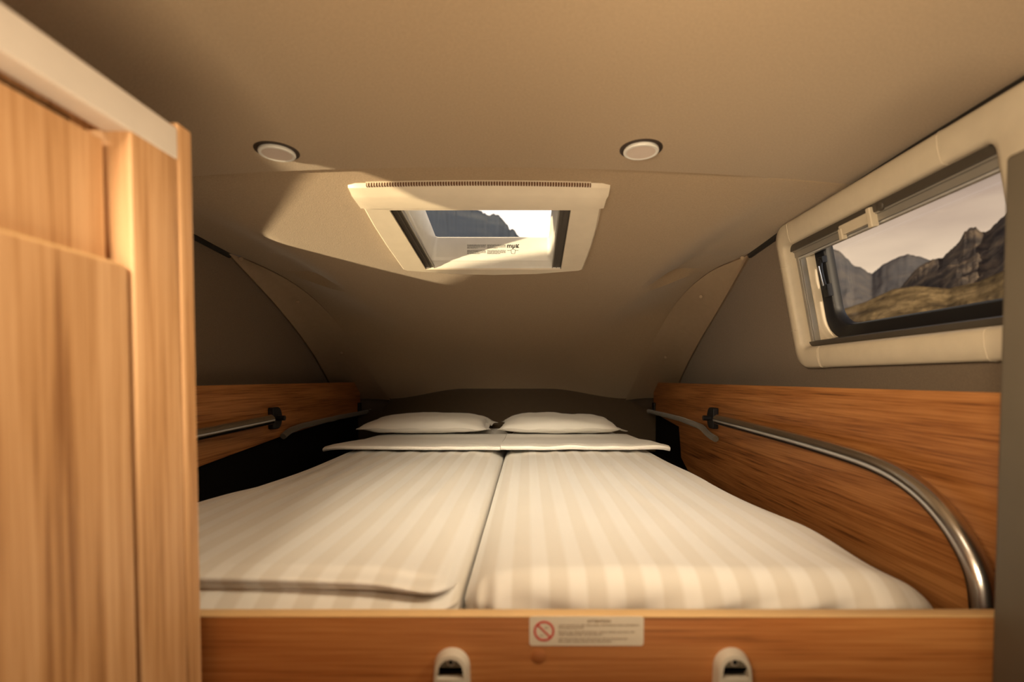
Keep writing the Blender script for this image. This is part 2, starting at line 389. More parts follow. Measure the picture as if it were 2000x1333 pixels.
def ceiling():
    mb = MB()
    NX = [0, .05, .1, .15, .2, .25, .3, .35]
    cols = []
    # column positions: fractions left part, skylight band, right part
    rows = [('b', i/6) for i in range(7)]+[('s', 0), ('c', .5)]
    ys = [SKY0]
    while ys[-1] < SKY1-.03: ys.append(ys[-1]+.045)
    ys[-1] = SKY1
    while ys[-1] < 2.94: ys.append(min(2.95, ys[-1]+.045))
    rows += [('y', v) for v in ys]
    nl, nm, nr = 26, 14, 26
    grid = []
    for kind, v in rows:
        row = []
        Yn = v if kind == 'y' else 1.0
        l, r = edges(Yn)
        xs = [lerp(l.x, SKX0, i/nl) for i in range(nl)]+[lerp(SKX0, SKX1, i/nm) for i in range(nm)]+[lerp(SKX1, r.x, i/nr) for i in range(nr+1)]
        for x in xs:
            yc = creaseY(x)
            if kind == 'b': Y = lerp(-2.6, yc, v); z = .462
            elif kind == 's':
                Y = yc+.003; d = abs(x-CX); a = 1-sm((d-.52)/.20); z = lerp(.4605, .475, a)
            elif kind == 'c':
                Y = lerp(yc, SKY0, .5); z = ceilZ(x, Y)
            else: Y = v; z = ceilZ(x, Y)
            row.append((x, Y, z))
        grid.append(row)
    n = len(grid[0]); vs = [p for r_ in grid for p in r_]; fs = []
    for j in range(len(grid)-1):
        for i in range(n-1):
            if rows[j][0] == 'y' and rows[j][1] < SKY1-.001 and nl <= i < nl+nm: continue
            fs.append((j*n+i, j*n+i+1, (j+1)*n+i+1, (j+1)*n+i))
    mb.add(vs, fs)
    o = mb.build('ceiling', M_ceil, angle=12)
    return tag(o, 'brown beige fabric headliner sloping down over the sleeping alcove', 'ceiling', kind='structure')
ceiling()

def wall(name, fx, hole, label):
    mb = MB()
    ys = [-2.6, -1, .3, .8, 1.2, 1.6, 2.0, 2.4, 3.0]; zs = [-CZ, -1, -.4, -.1, .2, .47]
    if hole: ys += [hole[0], hole[1]]; zs += [hole[2], hole[3]]
    ys = sorted(set(ys)); zs = sorted(set(zs))
    if hole:
        ys = [y for y in ys if not (hole[0] < y < hole[1])]; zs = [z for z in zs if not (hole[2] < z < hole[3])]
    for a, b in zip(ys, ys[1:]):
        for c, d in zip(zs, zs[1:]):
            if hole and a >= hole[0]-1e-6 and b <= hole[1]+1e-6 and c >= hole[2]-1e-6 and d <= hole[3]+1e-6: continue
            mb.add([(fx(c), a, c), (fx(c), b, c), (fx(d), b, d), (fx(d), a, d)], [(0, 1, 2, 3)])
    return tag(mb.build(name, M_wall), label, 'wall', kind='structure')
HOLE = (.795, 1.472, .085, .402)
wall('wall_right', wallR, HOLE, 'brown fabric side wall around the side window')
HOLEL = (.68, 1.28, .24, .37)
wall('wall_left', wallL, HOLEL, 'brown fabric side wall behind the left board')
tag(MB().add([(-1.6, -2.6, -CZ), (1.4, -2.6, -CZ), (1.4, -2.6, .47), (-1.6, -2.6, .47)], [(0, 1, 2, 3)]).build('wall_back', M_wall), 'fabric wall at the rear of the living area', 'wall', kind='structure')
tag(MB().add([(-1.6, -2.6, -CZ), (1.4, -2.6, -CZ), (1.4, 3.05, -CZ), (-1.6, 3.05, -CZ)], [(0, 1, 2, 3)]).build('floor', M_floor), 'laminate floor of the living area', 'floor', kind='structure')
# front wall below the sloping headliner: a shallow moulded panel with an arched top edge
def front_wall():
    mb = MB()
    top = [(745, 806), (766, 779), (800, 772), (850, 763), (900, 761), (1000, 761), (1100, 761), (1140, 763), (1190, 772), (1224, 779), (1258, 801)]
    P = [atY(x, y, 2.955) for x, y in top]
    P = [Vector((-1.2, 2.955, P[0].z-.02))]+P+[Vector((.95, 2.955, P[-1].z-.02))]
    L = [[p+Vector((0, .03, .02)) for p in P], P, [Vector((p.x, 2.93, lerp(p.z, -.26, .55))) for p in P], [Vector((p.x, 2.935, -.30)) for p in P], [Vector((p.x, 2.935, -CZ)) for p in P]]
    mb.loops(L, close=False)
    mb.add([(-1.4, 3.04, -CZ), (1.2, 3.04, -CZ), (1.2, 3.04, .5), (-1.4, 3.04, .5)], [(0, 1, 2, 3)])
    return tag(mb.build('wall_front', M_front), 'moulded panel with arched top edge behind the pillows, coloured dark for shade', 'wall', kind='structure')
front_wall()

# moulded corner trims, one each side, between wall and sloping headliner
def corner_trim(n, tab, fx, outer, caps, label, s):
    t = thing(n, (fx(0), 2.3, -.35), label, 'trim', kind='structure')
    inn = [Vector(p) for p in tab]
    m = 28; L0 = []; L1 = []
    for i in range(m+1):
        Y = lerp(1.745, 2.95, i/m)
        p = side(tab, Y) if Y > 1.76 else tab[0].copy()
        # outer edge lies on the wall plane
        a = i/m
        z = lerp(.436, -.20, a)
        yo = lerp(1.715, 3.00, a)
        z = interp(outer, yo)
        q = Vector((fx(z)-s*.004, yo, z))
        L0.append(p); L1.append(q)
    rows = []
    for k in range(7):
        w = k/6
        row = []
        for p, q in zip(L0, L1):
            r_ = p.lerp(q, w)
            d = (p-q).length
            r_ += Vector((s*.10*d*math.sin(math.pi*w), 0, .06*d*math.sin(math.pi*w)))*1.0
            row.append(r_)
        rows.append(row)
    # turn the rims slightly so the panel has a visible rounded edge
    inn_off = Vector((-s*.010, -.006, -.010))
    rows = [[p+Vector((s*.012, .012, .012)) for p in rows[0]]]+[[p+inn_off*.9 for p in r_] for r_ in rows]+[[p+Vector((s*.012, .01, 0)) for p in rows[-1]]]
    mb = MB().loops(rows, close=False)
    mb.build('trim_panel', M_trimp, t)
    for (x, y, w) in caps:
        a, b = ray(x, y)
        # nearest spot on the panel to this sight line
        best = None
        for r_ in rows[1:-1]:
            for p in r_:
                e = (p.x/p.y-a)**2+(p.z/p.y-b)**2
                if best is None or e < best[0]: best = (e, p)
        p = best[1]; Y = p.y-.006
        disc((a*Y, Y, b*Y), Vector((-s*.5, -.7, -.35)), .0070, .003, 16).build('screw_cap', M_trimp, t)
    return t
OUT = [atX(462, 507, wallL(.43)), atX(540, 604, wallL(.25)), atX(600, 682, wallL(.1)), atX(640, 745, wallL(-.01))]
outL = [(p.y, p.z) for p in OUT]; outL[0] = (1.715, .436); outL.append((3.02, -.16))
OUTR = [atX(1467, 503, wallR(.43)), atX(1420, 590, wallR(.25)), atX(1365, 680, wallR(.1)), atX(1329, 745, wallR(-.01))]
outR = [(p.y, p.z) for p in OUTR]; outR[0] = (1.715, .436); outR.append((3.05, -.16))
corner_trim('trim_1', innerL, wallL, outL, [(471, 506, 0), (582, 590, 0), (667, 689, 0)], 'crescent shaped moulded trim with screw caps, left corner of the headliner', -1)
corner_trim('trim_2', innerR, wallR, outR, [(1450, 504, 0), (1369, 580, 0), (1300, 698, 0)], 'crescent shaped moulded trim with screw caps, right corner beside window', 1)
# dark rubber seal where headliner meets the walls
for nm, fx, lab in (('trim_3', wallL, 'black rubber joint between headliner and left wall'), ('trim_4', wallR, 'black rubber joint between headliner and right wall')):
    s = -1 if fx is wallL else 1
    pts = [Vector((fx(interp(edgeZ, y))-s*.004, y, interp(edgeZ, y)-.006)) for y in [-2.5, 0, .5, .8, 1.0, 1.2, 1.4, 1.55, 1.73]]
    tag(MB().tube(pts, .009, 10).build(nm, M_rubber), lab, 'trim', kind='structure')

# ------------------------------------------------------------------ roof window
PHI = math.atan(.184)
SK = thing('window_2', (-.115, 1.42, .4065), 'cream framed roof window with vent slots and printed panel', 'window', kind='structure', rot=(-PHI, 0, 0))
def skylight():
    angs = sorted([2*math.pi*k/160 for k in range(160)])
    out = [(.296, -.175), (.304, -.165), (.309, -.05), (.309, .08), (.304, .20), (.301, .250), (.292, .259), (.15, .288), (0, .297), (-.15, .288), (-.292, .259), (-.301, .250), (-.303, .19), (-.307, .08), (-.308, -.05), (-.304, -.165), (-.296, -.175)]
    inn = [(.226, .244), (-.222, .244), (-.238, -.136), (.226, -.136)]
    ca = [math.atan2(p[1]-.03, p[0]) % (2*math.pi) for p in out+inn]
    angs = sorted(set([round(a, 5) for a in angs+ca])); c = (0, .03)
    O = resample(out, angs, c); I = resample(inn, angs, c)
    def lp(P, w, k=1.0): return [Vector((p[0]*k, (p[1]-.03)*k+.03, w)) for p in P]
    mb = MB().loops([lp(O, .045), lp(O, .012), lp(O, .004, .993), lp(O, 0, .978), lp(I, 0, 1.004), lp(I, .002), lp(I, .045)])
    mb.build('window_frame', M_cream, SK, local=True)
    # the ventilation bar along the near side
    prof = [(-.240, .050), (-.240, .0145), (-.236, .0105), (-.232, .003), (-.206, -.003), (-.196, -.0052), (-.150, -.004), (-.150, .050)]
    L = []
    for k in range(33):
        x = lerp(-.312, .312, k/32); e = sm(min(1, (.312-abs(x))/.012)) ; bow = .010*(1-(x/.312)**2)
        L.append([Vector((x*(1 if v < -.2 else .99), v-bow*(1 if v < -.19 else 0)+(1-e)*.004, w+(1-e)*.004)) for v, w in prof])
    vb = MB().loops(L, cap0=True, cap1=True).build('vent_bar', M_cream, SK, local=True)
    # slot with comb
    sl = MB(); cb = MB()
    n = 84
    for k in range(40):
        x0 = lerp(-.265, .265, k/40); x1 = lerp(-.265, .265, (k+1)/40); xm = (x0+x1)/2
        bow = .010*(1-(xm/.312)**2)
        sl.box(x0, x1, -.2385-bow, -.229-bow, .0035, .0108)
        cb.box(x0, x1, -.2420-bow, -.229-bow, .0108, .0145)
    for k in range(n):
        x = lerp(-.261, .261, k/(n-1)); bow = .010*(1-(x/.312)**2)
        cb.box(x-.0010, x+.0010, -.2398-bow, -.231-bow, .0030, .0115)
    g = sl.build('vent_slot', plain('vent_slot_shade', (.13, .055, .022), .9), vb, local=True)  # dark brown paints the shade inside the slot
    cb.build('vent_comb', M_cream, vb, local=True, smooth=False)
    # dark blind guides either side of the opening
    def gx(s_, v, inset): return s_*(lerp(.238 if s_ < 0 else .226, .222 if s_ < 0 else .226, (v+.136)/.38)-inset)
    def bar(mb, s_, i0, i1, w0, w1):
        vs = [Vector((gx(s_, v, i), v, w)) for v in (-.136, .243) for i in (i0, i1) for w in (w0, w1)]
        mb.add(vs, [(0, 1, 3, 2), (4, 6, 7, 5), (0, 4, 5, 1), (2, 3, 7, 6), (0, 2, 6, 4), (1, 5, 7, 3)])
    for s in (-1, 1):
        mb = MB(); bar(mb, s, .001, .027, .0065, .0118); bar(mb, s, .0002, .002, .002, .0118); bar(mb, s, .014, .016, .0045, .0070)
        mb.build('blind_guide', M_dgrey, SK, local=True, smooth=False)
        mb = MB(); bar(mb, s, .027, .0295, .0040, .0118); mb.build('guide_edge', M_alu, SK, local=True, smooth=False)
    # inner shaft: stepped moulding up to the roof
    D = .014
    A = [[(p[0]*1.0, p[1]) for p in rrect(-.2375, .2255, -.136, .2435, .002, 5)], rrect(-.2375, .2255, -.136, .2385, .002, 5), rrect(-.206, .200, -.130, .232, .006, 5), rrect(-.206, .200, -.130, .228, .012, 5),
         rrect(-.201, .196, -.126, .222, .014, 5), rrect(-.199, .194, -.124, .2190, .016, 5), rrect(-.197, .192, -.124, .2165, .016, 5), rrect(-.186, .186, -.12, .214, .010, 5), rrect(-.186, .186, -.12, .214, .010, 5)]
    Wz = [.004, .012, .014, .020, .0215, .030, .033, .086, .100]
    MB().loops([[Vector((p[0], p[1], w)) for p in a] for a, w in zip(A, Wz)]).build('inner_shaft', M_white, SK, local=True, angle=50)
    MB().rbox(-.215, .215, -.15, .24, .100, .108, .003).build('hatch_pane', M_acryl, SK, local=True)
    # cream cross strip: the folded blind parked at the near side
    MB().rbox(-.2, .2, -.142, -.128, .004, .030, .004).build('blind_bar', M_cream, SK, local=True)
skylight()
def text_mesh(body, size, mat, name, M, parent, extrude=.0002, bold=0.0, w=None):
    cu = bpy.data.curves.new(name, 'FONT'); cu.body = body; cu.size = size; cu.extrude = extrude; cu.align_x = 'LEFT'; cu.offset = bold
    to = bpy.data.objects.new(name, cu); C.objects.link(to); bpy.context.view_layer.update()
    me = bpy.data.meshes.new_from_object(to.evaluated_get(bpy.context.evaluated_depsgraph_get()))
    C.objects.unlink(to); bpy.data.objects.remove(to)
    xs = [v.co.x for v in me.vertices]; k = 1 if w is None else w/(max(xs)-min(xs)); x0 = min(xs)
    for v in me.vertices: v.co = M @ Vector(((v.co.x-x0)*k, v.co.y, v.co.z))
    me.materials.append(mat)
    o = bpy.data.objects.new(name, me); C.objects.link(o); o.parent = parent
    return o
def greek(mb, x, y, width, h, M, rnd, z0=0, z1=.0002, dense=1.0):
    """a row of word-like strokes for print too small to read"""
    c = x
    while c < x+width:
        w = rnd.uniform(.9, 3.2)*h*1.6; e = min(c+w, x+width)
        k = c
        while k < e-h*.1:
            lw = h*rnd.uniform(.35, .6); hh = h*rnd.choice((.62, .62, .9, .75))
            P = [(k, y, z0), (k+lw*.6, y, z0), (k+lw*.6, y+hh, z0), (k, y+hh, z0)]
            mb.prism([M @ Vector(p) for p in P], (M.to_3x3() @ Vector((0, 0, z1-z0)))); k += lw
        c = e+h*.45
# print on the far wall of the shaft: local frame with x right, y up along the wall, z toward the camera
def on_far(x, w): return Vector((x, .2165-(w-.033)*(.0025/.053)-.0004, w))
a_ = on_far(0, .04); b_ = on_far(0, .08); upv = (b_-a_).normalized(); MS = Matrix.Identity(4)
MS.col[0] = (1, 0, 0, 0); MS.col[1] = (*upv, 0); MS.col[2] = (*Vector((1, 0, 0)).cross(upv), 0); MS.col[3] = (*on_far(0, .033), 1)
def skx(px): return (px-PX)/F*1.632+.115+.003
rn = random.Random(3); mb = MB()
for cx0, cx1 in ((911, 947), (950, 986)):
    for r_ in range(4):
        greek(mb, skx(cx0), .0385-r_*.0036, (skx(cx1)-skx(cx0))*(.55 if r_ == 3 else 1), .0026, MS, rn)
    for r_ in range(4):
        greek(mb, skx(cx0), .0195-r_*.0036, (skx(cx1)-skx(cx0))*(.7 if r_ == 3 else 1), .0026, MS, rn)
for sx0 in (skx(989), skx(1004.5)): greek(mb, sx0, .0195, skx(996)-skx(989.5), .0022, MS, rn)
# small pentagon shaped outline under the logo
pc = Vector((skx(1000.5), .0175)); pp = [(-.0075, .004), (0, .0085), (.0075, .004), (.005, -.008), (-.005, -.008)]
for i in range(5):
    p = Vector(pp[i])+pc; q = Vector(pp[(i+1) % 5])+pc; d = (q-p).normalized(); nn = Vector((-d.y, d.x))*.00045
    mb.prism([MS @ Vector((*v, 0)) for v in (p-nn, q-nn, q+nn, p+nn)], MS.to_3x3() @ Vector((0, 0, .0002)))
mb.build('printed_notice', M_ink, SK, local=True, smooth=False)['label'] = 'small black printed lines'
text_mesh('m\u03bc\u03ba', .021, M_ink, 'logo_print', MS @ Matrix.Translation((skx(988.5), .0300, 0)), SK, bold=.0005, w=skx(1012.5)-skx(988.5))

# ------------------------------------------------------------------ ceiling lamps
def ceiling_lamp(px, py, label):
    p = atZ(px, py, .462)
    t = thing('ceiling_light', p, label, 'light', 'round lamps in the headliner')
    seg = 40
    def lp(r, h): return [p+Vector((r*math.cos(2*math.pi*k/seg), r*math.sin(2*math.pi*k/seg), -h)) for k in range(seg)]
    MB().loops([lp(.0425, -.003), lp(.0425, .0012), lp(.0415, .0018), lp(.030, .0016), lp(.030, -.003)]).build('shadow_ring', plain('ring_shadow', (.03, .018, .012), .6), t)  # dark ring painted for the shadowed gap round the lamp
    MB().loops([lp(.0335, 0), lp(.0350, .0035), lp(.0352, .0060), lp(.0340, .0078), lp(.0300, .0082), lp(.0285, .0074)]).build('lamp_rim', M_white, t)
    MB().loops([lp(.0290, .0070), lp(.0285, .0074), lp(.022, .0072), lp(.012, .0069), lp(.001, .0068)], cap1=True).build('diffuser', M_diff, t)
ceiling_lamp(541, 295, 'round unlit ceiling lamp nearer the wooden wardrobe')
ceiling_lamp(1252, 291, 'round unlit ceiling lamp on the side of the side window')

# ------------------------------------------------------------------ side window
WN = thing('window_1', (wallR(.05), 1.13, .03), 'side window with padded cream surround, mountains beyond', 'window', kind='structure')
tv = Vector((-TILT, 0, 1)).normalized()            # up along the leaning wall
nv = Vector((-1, 0, -TILT)).normalized()           # into the room
def wp(Y, Z, d=0.0):
    return Vector((wallR(Z), Y, Z))+nv*d
def wloop(y0, y1, z0, z1, r, d, n=6): return [wp(a, b, d) for a, b in rrect(y0, y1, z0, z1, r, n)]
fo = (.70, 1.500, .035, .452); fi = (.812, 1.462, .096, .390)
def fr(t, d, ro=.05, ri=.020):
    q = [lerp(fo[i], fi[i], t) for i in range(4)]
    return wloop(*q, lerp(ro, ri, t), d, 8)
MB().loops([fr(0, 0), fr(0, .022), fr(.05, .033), fr(.14, .038), fr(.5, .040), fr(.86, .038), fr(.96, .034), fr(1.0, .026), fr(1.0, -.02)]).build('window_frame', M_pad, WN, angle=60)
# stitched seams where the corner pieces join
st = MB()
def seam(pts):
    st.tube(pts, .0009, 6)
def strip_seam(Y=None, Z=None, lo=True):
    pts = []
    for t, d in ((0, .012), (0, .022), (.05, .033), (.14, .038), (.5, .040), (.86, .038), (.96, .034), (1, .026)):
        if Y is not None:
            z = lerp(fo[2], fi[2], t) if lo else lerp(fo[3], fi[3], t); pts.append(wp(Y, z, d+.0004))
        else:
            y = lerp(fo[1], fi[1], t); pts.append(wp(y, Z, d+.0004))
    seam(pts)
strip_seam(Y=1.385, lo=True); strip_seam(Y=1.379, lo=True); strip_seam(Y=1.42, lo=False); strip_seam(Y=.905, lo=False); strip_seam(Y=.88, lo=True)
strip_seam(Z=.335); strip_seam(Z=.150)
rim = [wp(a, b, .0425) for a, b in rrect(.76, 1.452, .066, .412, .04, 8)]; 
st.build('stitching', M_stitch, WN)
# blind box and rails inside the surround
MB().box(0, 1, 0, 1, 0, 1)
def wbox(y0, y1, z0, z1, d0, d1, mb=None):
    mb = mb or MB(); vs = [wp(y, z, d) for y in (y0, y1) for z in (z0, z1) for d in (d0, d1)]
    return mb.add(vs, [(0, 1, 3, 2), (4, 6, 7, 5), (0, 4, 5, 1), (2, 3, 7, 6), (0, 2, 6, 4), (1, 5, 7, 3)])
wbox(.80, 1.470, .372, .398, -.050, .018).build('blind_cassette', M_dgrey, WN, bevel=.003)['label'] = 'dark roller blind housing'
bb = MB(); wbox(.815, 1.458, .352, .368, -.002, .010, bb); wbox(.815, 1.458, .368, .374, -.010, .014, bb)
bbo = bb.build('blind_bar', M_alu, WN, bevel=.0015)
wbox(.815, 1.458, .347, .3515, -.012, .006).build('blind_lip', plain('pale_alloy', (.7, .7, .72), .3, .6), bbo, bevel=.001)
for y0, y1 in ((1.442, 1.461), (.806, .822)):
    rl = MB(); wbox(y0, y1, .100, .375, -.012, .004, rl); wbox(y0+.003, y1-.004 if y0 > 1 else y1, .100, .375, .004, .008, rl)
    rl.build('blind_rail', M_alu, WN, bevel=.001)
br = MB(); wbox(.812, 1.462, .096, .110, -.030, .012, br); br.build('bottom_rail', M_dgrey, WN, bevel=.002)
# latch of the blind: a moulded cream clip
lt = MB()
wbox(1.120, 1.235, .354, .379, .010, .020, lt); wbox(1.114, 1.128, .342, .386, .008, .026, lt); wbox(1.223, 1.237, .344, .372, .008, .022, lt)
lto = lt.build('blind_latch', M_pad, WN, bevel=.003)
lk = MB(); disc(wp(1.092, .379, .008), nv, .011, .012, 16, lk); lk.build('latch_knob', M_dgrey, lto)
# reveal and the pane behind
DG = -.045
def gl_loop(y0, y1, z0, z1, r, d): return wloop(y0, y1, z0, z1, r, d, 8)
MB().loops([gl_loop(.795, 1.472, .085, .402, .01, 0), gl_loop(.795, 1.472, .085, .402, .01, -.02), gl_loop(.795, 1.472, .085, .402, .03, DG-.012)]).build('reveal', M_cream, WN)
MB().loops([gl_loop(.78, 1.473, .085, .42, .03, -.012), gl_loop(.79, 1.445, .100, .41, .065, -.012), gl_loop(.79, 1.440, .105, .41, .065, -.018), gl_loop(.79, 1.440, .105, .41, .065, DG)]).build('inner_frame', M_pad, WN, angle=50)
MB().loops([gl_loop(.74, 1.475, .085, .44, .07, DG), gl_loop(.74, 1.475, .085, .44, .07, DG+.008), gl_loop(.775, 1.403, .134, .42, .055, DG+.008), gl_loop(.78, 1.398, .139, .415, .055, DG+.002), gl_loop(.78, 1.398, .139, .415, .055, DG-.02)]).build('rubber_seal', M_blackp, WN, angle=50)
gp = rrect(.76, 1.43, .125, .43, .06, 8)
MB().prism([wp(a, b, DG-.014) for a, b in gp], nv*.004).build('window_pane', M_glass, WN)
hd = MB(); hd.tube([wp(1.404, .245, DG+.018), wp(1.400, .30, DG+.026), wp(1.400, .325, DG+.020)], .007, 10, smooth=2)
wbox(1.390, 1.412, .225, .258, DG+.006, DG+.020, hd); wbox(1.390, 1.412, .318, .335, DG+.006, DG+.020, hd); disc(wp(1.401, .328, DG+.020), nv, .004, .003, 12, hd)
hdo = hd.build('catch_handle', M_blackp, WN)
MB().tube([wp(1.3945, .255, DG+.028), wp(1.392, .31, DG+.033)], .0022, 8).build('catch_rod', M_chrome, hdo)

# opening added in the left wall, out of view, to admit the ceiling patch spot
LW = thing('added_window_3', (wallL(.28), .82, .18), 'small added opening in the left wall behind the wardrobe, admits the ceiling patch spot', 'window', kind='structure')
def lwl(y0, y1, z0, z1, d): return [Vector((wallL(z)+d, y, z)) for y, z in rrect(y0, y1, z0, z1, .02, 5)]
MB().loops([lwl(.63, 1.33, .195, .415, 0), lwl(.63, 1.33, .195, .415, .012), lwl(.68, 1.28, .24, .37, .012), lwl(.68, 1.28, .24, .37, -.01)]).build('window_frame', M_pad, LW, angle=50)
MB().prism([Vector((wallL(z)-.03, y, z)) for y, z in rrect(.66, 1.30, .22, .39, .02, 5)], (.004, 0, 0)).build('window_pane', M_acryl, LW)

# ------------------------------------------------------------------ bed
BT = -.286; BB = -.43
tag(MB().box(-1.05, .80, .665, 2.925, BB-.03, BB).build('bed_base', M_black), 'dark platform beneath the two mattresses', 'bed base')
def mattress(x0f, x1f, seed, mat, label, left):
    mb = MB().rbox(0, 1, 0, 1, 0, 1, .01)
    mb = MB()
    Lx, Ly = 1.0, 1.0
    y0, y1 = .700, 2.90
    mb.rbox(-.35, .35, y0, y1, BB, BT, .055, n=14, div=(60, 130, 16))
    for v in mb.v:
        u = (v.x+.35)/.70; Y = v.y
        xa, xb = x0f(Y), x1f(Y)
        hz = (v.z-BB)/(BT-BB)
        x = lerp(xa, xb, u)
        nz = mnoise.noise(Vector((x*3, Y*2.2, seed)))*.006+mnoise.noise(Vector((x*9, Y*2.5, seed+9)))*.0022
        v.x = x
        if hz > .4: v.z += nz*sm((hz-.4)/.5)-(.012*sm((abs(u-.5)-.32)/.18))*sm((hz-.5)/.5)
        # soft lengthwise puckers running from the seam
        if hz > .6: v.z += .0022*math.sin(x*78+mnoise.noise(Vector((x*4, Y*1.5, 2)))*5)*sm((Y-.95)/.4)
        # creases over the front edge
        k = 1-sm((Y-.78)/.25)
        if left:
            w = .03*math.sin(u*4.2+.4)+.02*u
            g = 1-.55*math.exp(-((u-.55)/.25)**2)
            c = math.exp(-((hz-.91-w)/.045)**2); v.y += -.012*c*k; v.z += .005*c*k
            c = math.exp(-((hz-.80-w)/.040)**2); v.y += .025*c*k*g
            c = math.exp(-((hz-.67-w*.6)/.06)**2); v.y += -.014*c*k
            v.y += .007*math.sin(hz*46+u*9)*math.exp(-((u-1)/.10)**2)*k
        else:
            v.y += .006*math.sin(x*46+mnoise.noise(Vector((x*5, hz*3, 1)))*3)*k*sm((.95-hz)/.4)
            v.y += .010*math.sin(u*150)*math.exp(-(u/.05)**2)*k
            d = sm((u-.80)/.2)*k; v.z -= .030*d*sm((hz-.2)/.5); v.y += .03*d*d
    o = mb.build('mattress', mat, origin=(0, 1.8, BB), angle=60)
    return tag(o, label, 'mattress', 'mattresses side by side in the alcove')
SEAM = -.099
fL = lambda Y: interp([(.68, -.91), (.95, -.865), (1.24, -.815), (1.53, -.765), (1.87, -.748), (2.9, -.74)], Y)
fR = lambda Y: interp([(.68, .645), (.81, .632), (.96, .61), (1.15, .583), (1.36, .563), (1.98, .530), (2.9, .51)], Y)
mattress(fL, lambda Y: SEAM-.0025-.012*(1-sm((Y-.7)/.03))*0, 1.0, M_sheetL, 'left mattress in a cream striped sheet, creased at its front', True)
mattress(lambda Y: SEAM+.0025, fR, 5.0, M_sheetR, 'right mattress in a cream striped sheet with smooth rounded corner', False)
def bed_z(x, Y, left):
    return BT
def top_sheet(x0, x1, z0, seed, label, sgn):
    """the folded-down edge of the cover: two layers with a rounded fold facing the foot of the bed"""
    mb = MB(); nx = 60; rows = []
    prof = [(.60, .005), (.40, .006), (.24, .016), (.07, .024), (.018, .0265), (.002, .0225), (0, .0155), (.006, .0095), (.05, .0065), (.20, .0035), (.60, .0010)]
    for i in range(nx+1):
        u = i/nx; x = lerp(x0, x1, u)
        e = 1-u if sgn > 0 else u
        out = math.exp(-e/.05)                       # outer corner hangs over the side
        row = []
        for (dy, h) in prof:
            yy = 1.885+dy+.012*mnoise.noise(Vector((x*4, seed, 0)))+.02*out+.010*math.sin(u*3+seed)
            hh = h+.003*mnoise.noise(Vector((x*9, dy*6, seed)))*(h/.012)
            xx = x+(x-(x0 if sgn > 0 else x1))*(.10 if False else 0)-sgn*out*.0
            xx -= dy*sgn*.09*(1-e)*.9*(1-e)
            row.append(Vector((xx, yy, BT+.004+hh*z0-.010*out*(1 if dy < .2 else .6))))
        rows.append(row)
    mb.loops(rows, cap0=True, cap1=True)
    return tag(mb.build('top_sheet', M_sheet), label, 'sheet', 'turned down sheets below the pillows')
top_sheet(atZ(655, 879, BT).x-.02, -.104, 1.0, 1, 'cream sheet edge folded down below the left pillow', -1)
top_sheet(-.102, atZ(1292, 878, BT).x+.01, 1.15, 4, 'cream sheet edge folded down below the right pillow', 1)
def pillow(cx, cy, w, d, h, label, seed, lop, hem):
    t = thing('pillow', (cx, cy, BT+.012), label, 'pillow', 'pillows at the head of the bed')
    mb = MB(); n = 44; m = 30
    def pt(i, j, sgn):
        u = -1+2*i/n; v = -1+2*j/m
        sx_ = 1-.10*(1-abs(v)**3)*abs(u)**6+.0; sy = 1-.10*(1-abs(u)**3)*abs(v)**6
        prof = (max(0, 1-abs(u)**2.6)**.50)*(max(0, 1-abs(v)**2.4)**.55)
        z = .36*h+sgn*prof*h*(.64 if sgn > 0 else .36)
        z += sgn*prof*.010*mnoise.noise(Vector((u*2.4, v*2, seed)))+lop*u*h*.10*prof
        x = u*w/2*sx_; y = v*d/2*sy
        z += .010*mnoise.noise(Vector((u*3, v*3, seed+4)))*(1-prof)
        if sgn > 0: z += .003*math.sin(v*9+u*6+seed)*abs(u)**3+.0022*mnoise.noise(Vector((u*9, v*5, seed+2)))*prof
        return Vector((cx+x, cy+y, BT+.012+z))
    for sgn in (1, -1):
        vs = [pt(i, j, sgn) for i in range(n+1) for j in range(m+1)]
        mb.add(vs, [(i*(m+1)+j, i*(m+1)+j+1, (i+1)*(m+1)+j+1, (i+1)*(m+1)+j) for i in range(n) for j in range(m)])
    mb.build('pillow_cover', M_sheet, t, angle=80)
    # flat hem of the pillowcase at the open end
    pts = [pt(n if hem > 0 else 0, j, 1) for j in range(m+1)]
    L = [[p+Vector((-hem*.004, 0, .0015)) for p in pts], [p+Vector((hem*.022, 0, -.006)) for p in pts], [p+Vector((hem*.022, 0, -.0075)) for p in pts], [p+Vector((-hem*.004, 0, -.0015)) for p in pts]]
    MB().loops(L, close=False, cap0=False).build('pillow_hem', M_sheet, t)
    return t
pillow(-.500, 2.56, .63, .42, .098, 'cream pillow on the left mattress', 1, .5, 1)
pillow(.155, 2.56, .60, .42, .094, 'cream pillow on the right mattress', 7, -.4, 1)

# ------------------------------------------------------------------ guard board at the foot of the bed
GY = .62
gb = thing('guard_board', (.1, GY, -.62), 'walnut board across the foot of the bed with pale top edge', 'board')
zt = atY(1200, 1203, GY).z
MB().box(-.46, .640, GY, GY+.018, -.62, zt-.001).build('panel', M_woodX, gb, bevel=.001)
MB().rbox(-.46, .640, GY-.0002, GY+.0185, zt-.0035, zt, .0015, 2).build('edge_band', M_edge, gb)['label'] = 'pale wood edge band'
